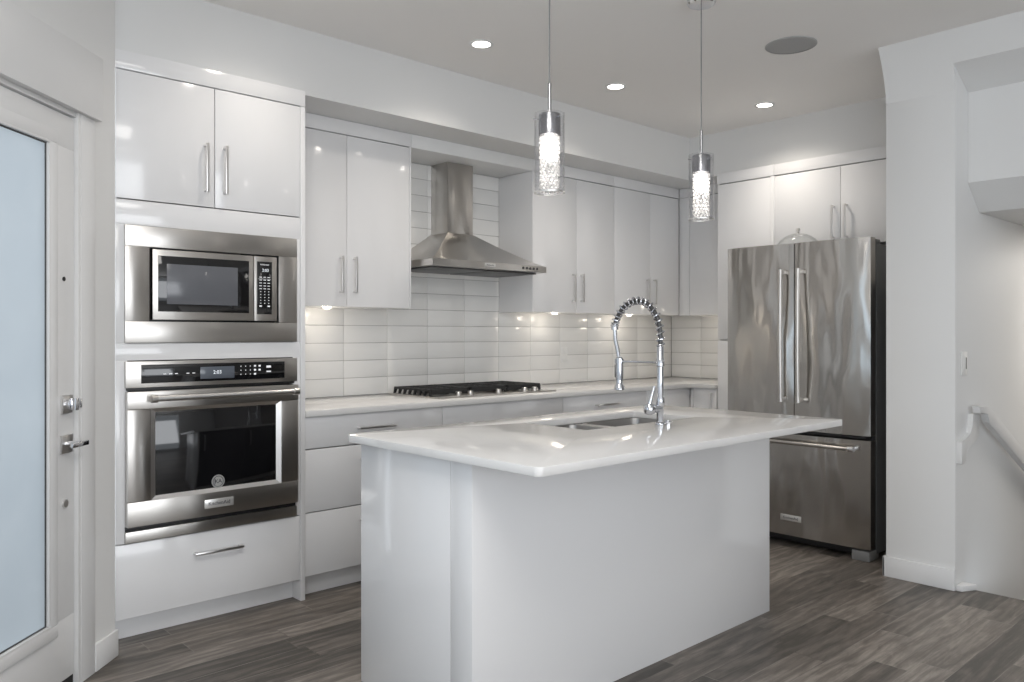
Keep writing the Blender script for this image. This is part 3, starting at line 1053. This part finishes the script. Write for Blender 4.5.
# ------------------------------------------------------------------ handrail
hr = thing('stair_handrail', 'white painted handrail descending along stairwell wall', 'handrail', (4.5, YP0 - 0.03, 0.85))
yr = YP0 - 0.062
MB().prism([(4.44, yr, 0.903), (4.585, yr, 0.897), (6.6, yr, 0.897 - 2.015 * 0.475), (6.6, yr, 0.805 - 2.015 * 0.475), (4.585, yr, 0.812), (4.56, yr, 0.862), (4.455, yr, 0.866)], (0, 0.036, 0), 0.004).build('rail', 'rail', hr)
bk = [(4.296, 0.628), (4.325, 0.622), (4.352, 0.630), (4.364, 0.648), (4.366, 0.668), (4.374, 0.684), (4.41, 0.700), (4.46, 0.712), (4.52, 0.728),
      (4.555, 0.755), (4.557, 0.8605), (4.462, 0.8605), (4.455, 0.80), (4.43, 0.765), (4.38, 0.745), (4.296, 0.735)]
MB().prism([(x, YP0 - 0.0255, z) for x, z in bk], (0, 0.025, 0), 0.002).build('wall_bracket', 'wall', hr)

# ------------------------------------------------------------------ island
IX0, IX1, IY0, IY1 = 1.582, 3.352, 1.893, 2.524
isl = thing('kitchen_island', 'glossy white island base with flat panels standing on wood floor', 'island', ((IX0 + IX1) / 2, (IY0 + IY1) / 2, 0))
MB().box(IX0, IX1, IY0, IY0 + 0.106, 0, 0.8745, 0.0012).build('front_panel', 'gloss', isl)
MB().box(IX0, IX0 + 0.019, IY0 + 0.108, IY1, 0, 0.8745, 0.0012).build('end_panel', 'gloss', isl)
MB().box(IX1 - 0.019, IX1, IY0 + 0.108, IY1, 0, 0.8745, 0.0012).build('end_panel', 'gloss', isl)
c = MB()
for x in (IX0 + 0.020, 2.17, 3.09, IX1 - 0.036):
    c.box(x, x + 0.016, IY0 + 0.108, IY1 - 0.02, 0.104, 0.870, 0.0008)
c.box(IX0 + 0.037, IX1 - 0.037, IY0 + 0.109, IY1 - 0.021, 0.105, 0.12, 0.0008)
c.build('carcass', 'carcass', isl)
MB().box(IX0 + 0.02, IX1 - 0.02, IY1 - 0.075, IY1 - 0.06, 0, 0.103, 0.0008).build('toe_kick', 'gloss', isl)
for a0, a1 in ((1.603, 2.176), (2.178, 2.637), (2.639, 3.098), (3.10, 3.331)):
    Ti = lambda a, b, c: (-a, IY1 - b, c)
    d = MB(Ti).box(-a1, -a0, 0, 0.018, 0.104, 0.870, 0.0012).build('door', 'charcoal', isl)
    pull(d, Ti, 'v', -(a0 + 0.05), 0.62, 0.83)

ol = round_rect(1.535, 3.366, 1.553, 2.55, 0.022)
SX0, SX1, SY0, SY1 = 2.272, 2.980, 2.040, 2.380
tag(slab('island_countertop', ol, 0.875, 0.902, 'quartz', (2.46, 2.05, 0.875), hole=round_rect(SX0, SX1, SY0, SY1, 0.012, 3)[::-1]),
    'white quartz island top with cut-out for sink and seating overhang', 'countertop')

# ------------------------------------------------------------------ sink
sk = thing('undermount_sink', 'double bowl stainless steel sink set under island top', 'sink', (2.62, 2.21, 0.67))
def bowl(name, x0, x1, y0, y1, zt, zb, parent):
    r = 0.035
    m = MB()
    R = []
    for (ins, z, rr) in ((-0.016, zt - 0.0015, r + 0.01), (-0.016, zt, r + 0.01), (0.0, zt, r), (0.004, zt - 0.02, r), (0.010, zb + 0.03, r), (0.022, zb + 0.008, r), (0.045, zb, r * 0.8)):
        R.append([(x, y, z) for x, y in round_rect(x0 + ins, x1 - ins, y0 + ins, y1 - ins, max(rr - max(ins, 0) * 0.3, 0.008))])
    m.loft(R, False, True)
    b = m.build(name, 'sinksteel', parent)
    cx, cy = (x0 + x1) / 2, (y0 + y1) / 2
    MB().lathe((cx, cy, zb), [(0.045, 0.0005), (0.045, 0.003), (0.036, 0.003), (0.034, 0.0008), (0.003, 0.0008)], 24).build('drain', 'chrome', b)
    return b
bowl('small_bowl', 2.276, 2.552, 2.042, 2.376, 0.8740, 0.72, sk)
bowl('large_bowl', 2.620, 2.978, 2.042, 2.376, 0.8740, 0.68, sk)

MB().box(2.5685, 2.6035, 2.046, 2.378, 0.70, 0.8745, 0.004).build('divider', 'steel', sk)

# ------------------------------------------------------------------ faucet
FX, FY, FZ = 2.632, 1.968, 0.902
fc = thing('spring_faucet', 'tall chrome pull-down faucet with open spring arch beside island sink', 'faucet', (FX, FY, FZ))
MB().lathe((FX, FY, FZ), [(0.021, 0.0005), (0.021, 0.004), (0.018, 0.009), (0.0145, 0.012)], 28).build('base', 'faucet', fc)
MB().lathe((FX, FY, FZ), [(0.0145, 0.010), (0.0145, 0.075), (0.0175, 0.080), (0.0175, 0.105), (0.0135, 0.112), (0.0125, 0.215), (0.0125, 0.232), (0.0165, 0.236), (0.0165, 0.262), (0.014, 0.266), (0.014, 0.312), (0.012, 0.316)], 28).build('riser', 'faucet', fc)
MB().cyl((FX, FY, FZ + 0.064), (FX - 0.036, FY + 0.014, FZ + 0.064), 0.0165).build('valve', 'faucet', fc)
vv = fc.children[-1]
MB().lathe((FX - 0.046, FY + 0.018, FZ + 0.040), [(0.006, 0.0), (0.019, 0.005), (0.0245, 0.016), (0.0245, 0.030), (0.018, 0.042), (0.006, 0.047)], 20).tube(
    [(FX - 0.048, FY + 0.018, FZ + 0.080), (FX - 0.042, FY + 0.014, FZ + 0.110), (FX - 0.028, FY + 0.010, FZ + 0.155)], [0.009, 0.007, 0.006], 12).build('lever', 'faucet', vv)
# hose arch and spring
def arch(t):
    """0..1 along the arch from the riser top to the hose end"""
    y0, y1 = FY, FY + 0.238
    za = FZ + 0.312
    pts = [(y0, za), (y0, za + 0.06), (y0 + 0.018, za + 0.125), (y0 + 0.065, za + 0.176), (y0 + 0.125, za + 0.190), (y0 + 0.185, za + 0.168), (y0 + 0.226, za + 0.120), (y0 + 0.238, za + 0.085)]
    n = len(pts) - 1
    f = min(max(t * n, 0), n - 1e-6)
    i = int(f)
    u = f - i
    P = [pts[max(0, i - 1)], pts[i], pts[i + 1], pts[min(n, i + 2)]]
    r = []
    for k in range(2):
        a, b, c, d = (q[k] for q in P)
        r.append(0.5 * (2 * b + (c - a) * u + (2 * a - 5 * b + 4 * c - d) * u * u + (3 * b - a - 3 * c + d) * u ** 3))
    return Vector((FX, r[0], r[1]))
path = [arch(k / 60) for k in range(61)]
MB().tube(path, 0.0085, 12).build('hose', 'steel_dark', fc)
L_ = [0.0]
for a, b in zip(path, path[1:]):
    L_.append(L_[-1] + (b - a).length)
turns = L_[-1] / 0.0215
hp = []
NS = int(turns * 14)
for k in range(NS + 1):
    t = k / NS
    p0 = arch(t)
    tg = (arch(min(1, t + 0.004)) - arch(max(0, t - 0.004))).normalized()
    nx = Vector((1, 0, 0))
    ny = tg.cross(nx).normalized()
    a = 2 * PI * turns * t
    hp.append(tuple(p0 + nx * (0.0150 * math.cos(a)) + ny * (0.0150 * math.sin(a))))
MB().tube(hp, 0.0036, 7).build('spring', 'faucet', fc)
ye = FY + 0.238
MB().cyl((FX, ye + 0.001, FZ + 0.403), (FX, ye, FZ + 0.382), 0.0155).tube([(FX, ye, FZ + 0.388), (FX, ye - 0.004, FZ + 0.34), (FX, ye - 0.016, FZ + 0.30), (FX, ye - 0.024, FZ + 0.255)], 0.0085, 12).build('lower_hose', 'faucet', fc)
hy = ye - 0.026
MB().lathe((FX, hy, FZ), [(0.010, 0.268), (0.0155, 0.262), (0.0165, 0.235), (0.0165, 0.185), (0.0145, 0.170), (0.0150, 0.152), (0.0215, 0.142), (0.0225, 0.130), (0.018, 0.127)], 24).build('spray_head', 'faucet', fc)
MB().box(FX - 0.006, FX + 0.006, hy + 0.015, hy + 0.022, FZ + 0.18, FZ + 0.235, 0.002).build('spray_button', 'steel_dark', fc.children[-1])
MB().cyl((FX, FY + 0.012, FZ + 0.249), (FX, hy - 0.012, FZ + 0.249), 0.0045, n=14).build('support_arm', 'faucet', fc)
ar = fc.children[-1]
MB().lathe((FX, hy, FZ + 0.240), [(0.0170, 0.0), (0.0195, 0.0), (0.0195, 0.018), (0.0170, 0.018)], 24, 'z', False, False).build('docking_ring', 'faucet', ar)
tag(MB().lathe((FX + 0.062, FY + 0.010, FZ), [(0.021, 0.0005), (0.021, 0.006), (0.014, 0.008), (0.013, 0.012), (0.002, 0.012)], 24).build('sink_switch', 'chrome', None, (FX + 0.062, FY + 0.01, FZ)),
    'small round chrome button on island top beside faucet base', 'button')

# ------------------------------------------------------------------ refrigerator
FXF = 4.45
FRY0, FRY1 = 1.912, 2.814
YM = (FRY0 + FRY1) / 2
rf = thing('refrigerator', 'stainless steel french door refrigerator with bottom freezer', 'refrigerator', (4.9, YM, 0))
MB().box(FXF + 0.105, 5.42, FRY0 + 0.004, FRY1 - 0.010, 0.03, 1.775, 0.004).build('body', 'fridgeside', rf)
MB().box(FXF + 0.082, FXF + 0.106, FRY0 + 0.012, FRY1 - 0.012, 0.06, 1.77, 0.002).build('door_gasket', 'black', rf)

def fridge_steel(name, seed):
    m = mat(name, (0.51, 0.49, 0.465), 0.20, 1.0, var=0.01, vscale=4, aniso=0.6, stretch=(140, 1.5, 1.5))
    nt, N, L, p = nodes_of(m)
    tc = N.new('ShaderNodeTexCoord')
    mp = N.new('ShaderNodeMapping')
    mp.inputs['Location'].default_value = (seed, seed * 2, 0)
    mp.inputs['Scale'].default_value = (1, 3.2, 1.1)
    nz = N.new('ShaderNodeTexNoise')
    nz.inputs['Scale'].default_value = 1.6
    nz.inputs['Detail'].default_value = 1.5
    b = N.new('ShaderNodeBump')
    b.inputs['Strength'].default_value = 0.8
    b.inputs['Distance'].default_value = 0.034
    L.new(tc.outputs['Object'], mp.inputs['Vector'])
    L.new(mp.outputs[0], nz.inputs['Vector'])
    L.new(nz.outputs['Fac'], b.inputs['Height'])
    L.new(b.outputs[0], p.inputs['Normal'])
    return m
M['fsteel'] = fridge_steel('refrigerator_steel', 3.1)

def fdoor(name, y0, y1, z0, z1):
    m = MB()
    n = 10
    prof = []
    for k in range(n + 1):
        t = -1 + 2 * k / n
        prof.append((FXF + 0.012 * abs(t) ** 2.2, y0 + (y1 - y0) * k / n))
    # soft vertical edges
    prof[0] = (prof[0][0] + 0.006, y0)
    prof[-1] = (prof[-1][0] + 0.006, y1)
    ol = prof + [(FXF + 0.080, y1), (FXF + 0.080, y0)]
    m.loft([[(x, y, z0) for x, y in ol], [(x, y, z1) for x, y in ol]])
    return m.build(name, 'fsteel', rf, smooth=30)

def fhandle(parent, y, z0, z1):
    m = MB()
    xo = FXF - 0.046
    m.tube([(xo, y, z0 + 0.004), (xo - 0.004, y, z0 + (z1 - z0) * 0.25), (xo - 0.006, y, (z0 + z1) / 2), (xo - 0.004, y, z0 + (z1 - z0) * 0.75), (xo, y, z1 - 0.004)], 0.0125, 16)
    h = m.build('handle', 'steel', parent)
    for z in (z0 + 0.012, z1 - 0.012):
        q = MB()
        q.cyl((xo, y, z - 0.016), (xo, y, z + 0.016), 0.0155, n=18)
        q.box(xo, FXF + 0.012, y - 0.009, y + 0.009, z - 0.010, z + 0.010, 0.003)
        q.build('handle_mount', 'steel', h)
dl = fdoor('door', YM + 0.0025, FRY1, 0.698, 1.805)
dr = fdoor('door', FRY0, YM - 0.0025, 0.698, 1.805)
fhandle(dl, YM + 0.055, 0.868, 1.646)
fhandle(dr, YM - 0.055, 0.868, 1.646)
fz = fdoor('freezer_drawer', FRY0, FRY1, 0.068, 0.672)
xo = FXF - 0.050
hm = MB().cyl((xo, FRY0 + 0.065, 0.626), (xo, FRY1 - 0.065, 0.626), 0.0115, n=16).build('handle', 'steel', fz)
for y in (FRY0 + 0.08, FRY1 - 0.08):
    q = MB()
    q.cyl((xo, y - 0.016, 0.626), (xo, y + 0.016, 0.626), 0.0155, n=18)
    q.box(xo, FXF + 0.008, y - 0.010, y + 0.010, 0.617, 0.635, 0.003)
    q.build('handle_mount', 'chrome', hm)
MB().box(FXF - 0.003, FXF + 0.003, 2.310, 2.440, 0.155, 0.190, 0.001).build('badge', 'badge', fz)
lettering('brand_lettering', 'KitchenAid', 0.021, (FXF - 0.0035, 2.375, 0.1725), FRONT_X, fz, 'ink')
for y in (FRY0 + 0.03, FRY1 - 0.03):
    MB().box(FXF + 0.085, FXF + 0.16, y - 0.024, y + 0.024, 1.776, 1.800, 0.004).build('hinge_cover', 'fridgeside', rf)
MB().box(FXF + 0.002, FXF + 0.10, FRY0 + 0.02, FRY1 - 0.02, 0.682, 0.692, 0.001).build('door_gap', 'black', rf)
MB().box(FXF + 0.07, FXF + 0.10, FRY0 + 0.01, FRY1 - 0.01, 0.018, 0.062, 0.002).build('kick_grille', 'black', rf)
for y in (FRY0 + 0.055, FRY1 - 0.055):
    MB().box(FXF + 0.012, FXF + 0.14, y - 0.050, y + 0.050, 0.0, 0.056, 0.006).build('foot', 'footgrey', rf)

# glass dome on the refrigerator
gd = thing('glass_dome', 'clear glass domed lid with knob resting on refrigerator top', 'dish', (4.80, 2.513, 1.776))
cx, cy, cz = 4.80, 2.513, 1.7765
MB().lathe((cx, cy, cz), [(0.07, 0.0), (0.13, 0.006), (0.15, 0.014), (0.148, 0.017), (0.128, 0.010), (0.003, 0.006)], 36).build('plate', 'white_plastic', gd)
prof = [(0.134, 0.016)] + [(0.134 * math.cos(a), 0.030 + 0.100 * math.sin(a)) for a in (math.radians(10 * k) for k in range(0, 9))] + [(0.004, 0.1305)]
inner = [(max(0.002, r - 0.003), h - 0.003) for r, h in prof][::-1]
MB().lathe((cx, cy, cz), prof + inner, 40, 'z', False, False).build('dome', 'dome', gd)
MB().lathe((cx, cy, cz), [(0.012, 0.130), (0.006, 0.137), (0.009, 0.144), (0.015, 0.152), (0.012, 0.161), (0.002, 0.165)], 20).build('knob', 'satin', gd)

# ------------------------------------------------------------------ pendants
def lamp_point(name, loc, power, color, radius, parent):
    l = bpy.data.lights.new(name, 'POINT')
    l.energy = power
    l.color = color
    l.shadow_soft_size = radius
    o = bpy.data.objects.new(name, l)
    COL.objects.link(o)
    o.parent = parent
    o.location = Vector(loc) - ORG[parent.name]
    return o
def lamp_spot(name, loc, power, color, radius, angle, parent, blend=0.6):
    l = bpy.data.lights.new(name, 'SPOT')
    l.energy = power
    l.color = color
    l.shadow_soft_size = radius
    l.spot_size = math.radians(angle)
    l.spot_blend = blend
    o = bpy.data.objects.new(name, l)
    COL.objects.link(o)
    o.parent = parent
    o.location = Vector(loc) - ORG[parent.name]
    return o

px, py = 2.052, 2.022
pd = thing('pendant_lamp', 'chrome and glass crystal pendant hanging over the island end nearest the oven tower', 'pendant lamp', (px, py, 1.77), 'crystal pendants over the island')
MB().lathe((px, py, CZ), [(0.062, -0.0005), (0.062, -0.020), (0.056, -0.026), (0.004, -0.028)], 36).build('canopy', 'chrome', pd)
MB().cyl((px, py, 2.16), (px, py, CZ - 0.026), 0.0025, n=8).build('cable', 'cable', pd)
MB().lathe((px, py, 0), [(0.003, 2.168), (0.0065, 2.164), (0.0065, 2.065), (0.012, 2.062)], 16).build('stem', 'capchrome', pd)
MB().lathe((px, py, 0), [(0.004, 2.054), (0.0385, 2.054), (0.0395, 2.050), (0.0395, 1.978), (0.034, 1.976)], 36).build('cap', 'capchrome', pd)
gl = MB()
gl.lathe((px, py, 0), [(0.0545, 1.771), (0.0545, 2.056), (0.0520, 2.056), (0.0520, 1.771), (0.0545, 1.771)], 40, 'z', False, False)
gl.build('glass_cylinder', 'glass', pd)
MB().lathe((px, py, 0), [(0.0555, 1.7705), (0.0555, 1.776), (0.050, 1.776), (0.050, 1.7705), (0.0555, 1.7705)], 40, 'z', False, False).build('bottom_ring', 'satin', pd)
for a in (0.4, 0.4 + 2 * PI / 3, 0.4 + 4 * PI / 3):
    d = Vector((math.cos(a), math.sin(a), 0))
    p0 = Vector((px, py, 2.036))
    MB().cyl(tuple(p0 + d * 0.039), tuple(p0 + d * 0.060), 0.003, n=10).build('glass_pin', 'chrome', pd)
cb = MB()
for r in range(12):
    nb = 11
    for k in range(nb):
        a = 2 * PI * (k + 0.5 * (r % 2)) / nb
        cb.ball((px + 0.031 * math.cos(a), py + 0.031 * math.sin(a), 1.966 - 0.0168 * r), 0.0086, 1)
cbo = cb.build('crystal_beads', 'crystal', pd, smooth=0)
cbo['kind'] = 'stuff'
MB().lathe((px, py, 0), [(0.003, 1.985), (0.012, 1.975), (0.017, 1.950), (0.017, 1.925), (0.011, 1.895), (0.002, 1.885)], 20).build('bulb', 'bulb', pd)
lamp_point('pendant_light', (px, py, 1.93), 0.30, (1.0, 0.94, 0.86), 0.028, pd)
lamp_point('pendant_light', (px, py, 1.82), 0.07, (1.0, 0.95, 0.88), 0.022, pd)  # second point added below the bulb to brighten the lower beads
p2 = copy_tree(pd)
p2.location = (3.0, 2.022, 1.766)
tag(p2, 'chrome and glass crystal pendant hanging over the island end nearest the refrigerator', 'pendant lamp', 'crystal pendants over the island')

# ------------------------------------------------------------------ ceiling fittings
def downlight(x, y, label):
    o = thing('recessed_light', label, 'ceiling light', (x, y, CZ - 0.006), 'recessed ceiling lights')
    MB().lathe((x, y, CZ), [(0.046, -0.0005), (0.062, -0.0005), (0.062, -0.004), (0.052, -0.007), (0.046, -0.006)], 36, 'z', False, False).build('trim_ring', 'white_plastic', o)
    MB().lathe((x, y, CZ), [(0.0475, -0.0005), (0.0475, -0.004), (0.002, -0.004)], 36).build('lens', 'lens', o)
    lamp_spot('downlight_beam', (x, y, CZ - 0.02), 16, (1.0, 0.92, 0.82), 0.05, 140, o, 1.0)
    return o
dl0 = downlight(2.648, 3.094, 'lit recessed ceiling light left of both pendant cables')
for x, y, lb in ((3.687, 3.083, 'lit recessed ceiling light, middle one between the two pendant cables'),
                 (4.687, 2.682, 'lit recessed ceiling light close to the refrigerator cabinets')):
    c = copy_tree(dl0)
    c.location = (x, y, CZ - 0.006)
    tag(c, lb, 'ceiling light', 'recessed ceiling lights')
c = copy_tree(dl0)
c.location = (1.61, 3.09, CZ - 0.006)
for ch in c.children:
    if ch.type == 'LIGHT':
        ch.data = ch.data.copy()
        ch.data.energy = 9
tag(c, 'lit recessed ceiling light directly above the oven tower, above the frame', 'ceiling light', 'recessed ceiling lights')

o = thing('ceiling_speaker', 'round grey ceiling speaker flush in ceiling before refrigerator', 'speaker', (3.821, 2.038, CZ - 0.006))
MB().lathe((3.821, 2.038, CZ), [(0.118, -0.0005), (0.126, -0.0005), (0.126, -0.004), (0.118, -0.006)], 48, 'z', False, False).build('rim', 'speaker', o)
MB().lathe((3.821, 2.038, CZ), [(0.1185, -0.0005), (0.1185, -0.004), (0.06, -0.006), (0.002, -0.006)], 48).build('grille', 'speaker', o)

for hx in (HX - 0.2, HX + 0.2):   # fill spots added under the hood to brighten the niche tiles
    lamp_spot('added_hood_fill', (hx, 3.78, 1.645), 0.9, (1.0, 0.95, 0.88), 0.04, 165, hd, 1.0)
# under-cabinet puck lights
def puck(x, y, label):
    z = 1.4145
    o = thing('puck_light', label, 'cabinet light', (x, y, z), 'puck lights under the wall cabinets')
    MB().lathe((x, y, z), [(0.022, -0.0005), (0.030, -0.0005), (0.030, -0.006), (0.022, -0.008)], 28, 'z', False, False).build('trim_ring', 'satin', o)
    MB().lathe((x, y, z), [(0.0225, -0.0005), (0.0225, -0.006), (0.002, -0.006)], 24).build('lens', 'lens', o)
    lamp_point('puck_beam', (x, y, z - 0.022), 0.40, (1.0, 0.89, 0.75), 0.03, o)
    return o
pk = puck(2.27, 3.97, 'lit puck light under the wall cabinet beside the oven tower')
for x, y, lb in ((4.08, 3.97, 'lit puck light under the wall cabinet just right of the range hood'),
                 (4.91, 3.97, 'lit puck light under the wall cabinet near the corner, behind the faucet'),
                 (5.50, 3.50, 'lit puck light under the narrow corner cabinet next to the pantry')):
    c = copy_tree(pk)
    c.location = (x, y, 1.4145)
    tag(c, lb, 'cabinet light', 'puck lights under the wall cabinets')
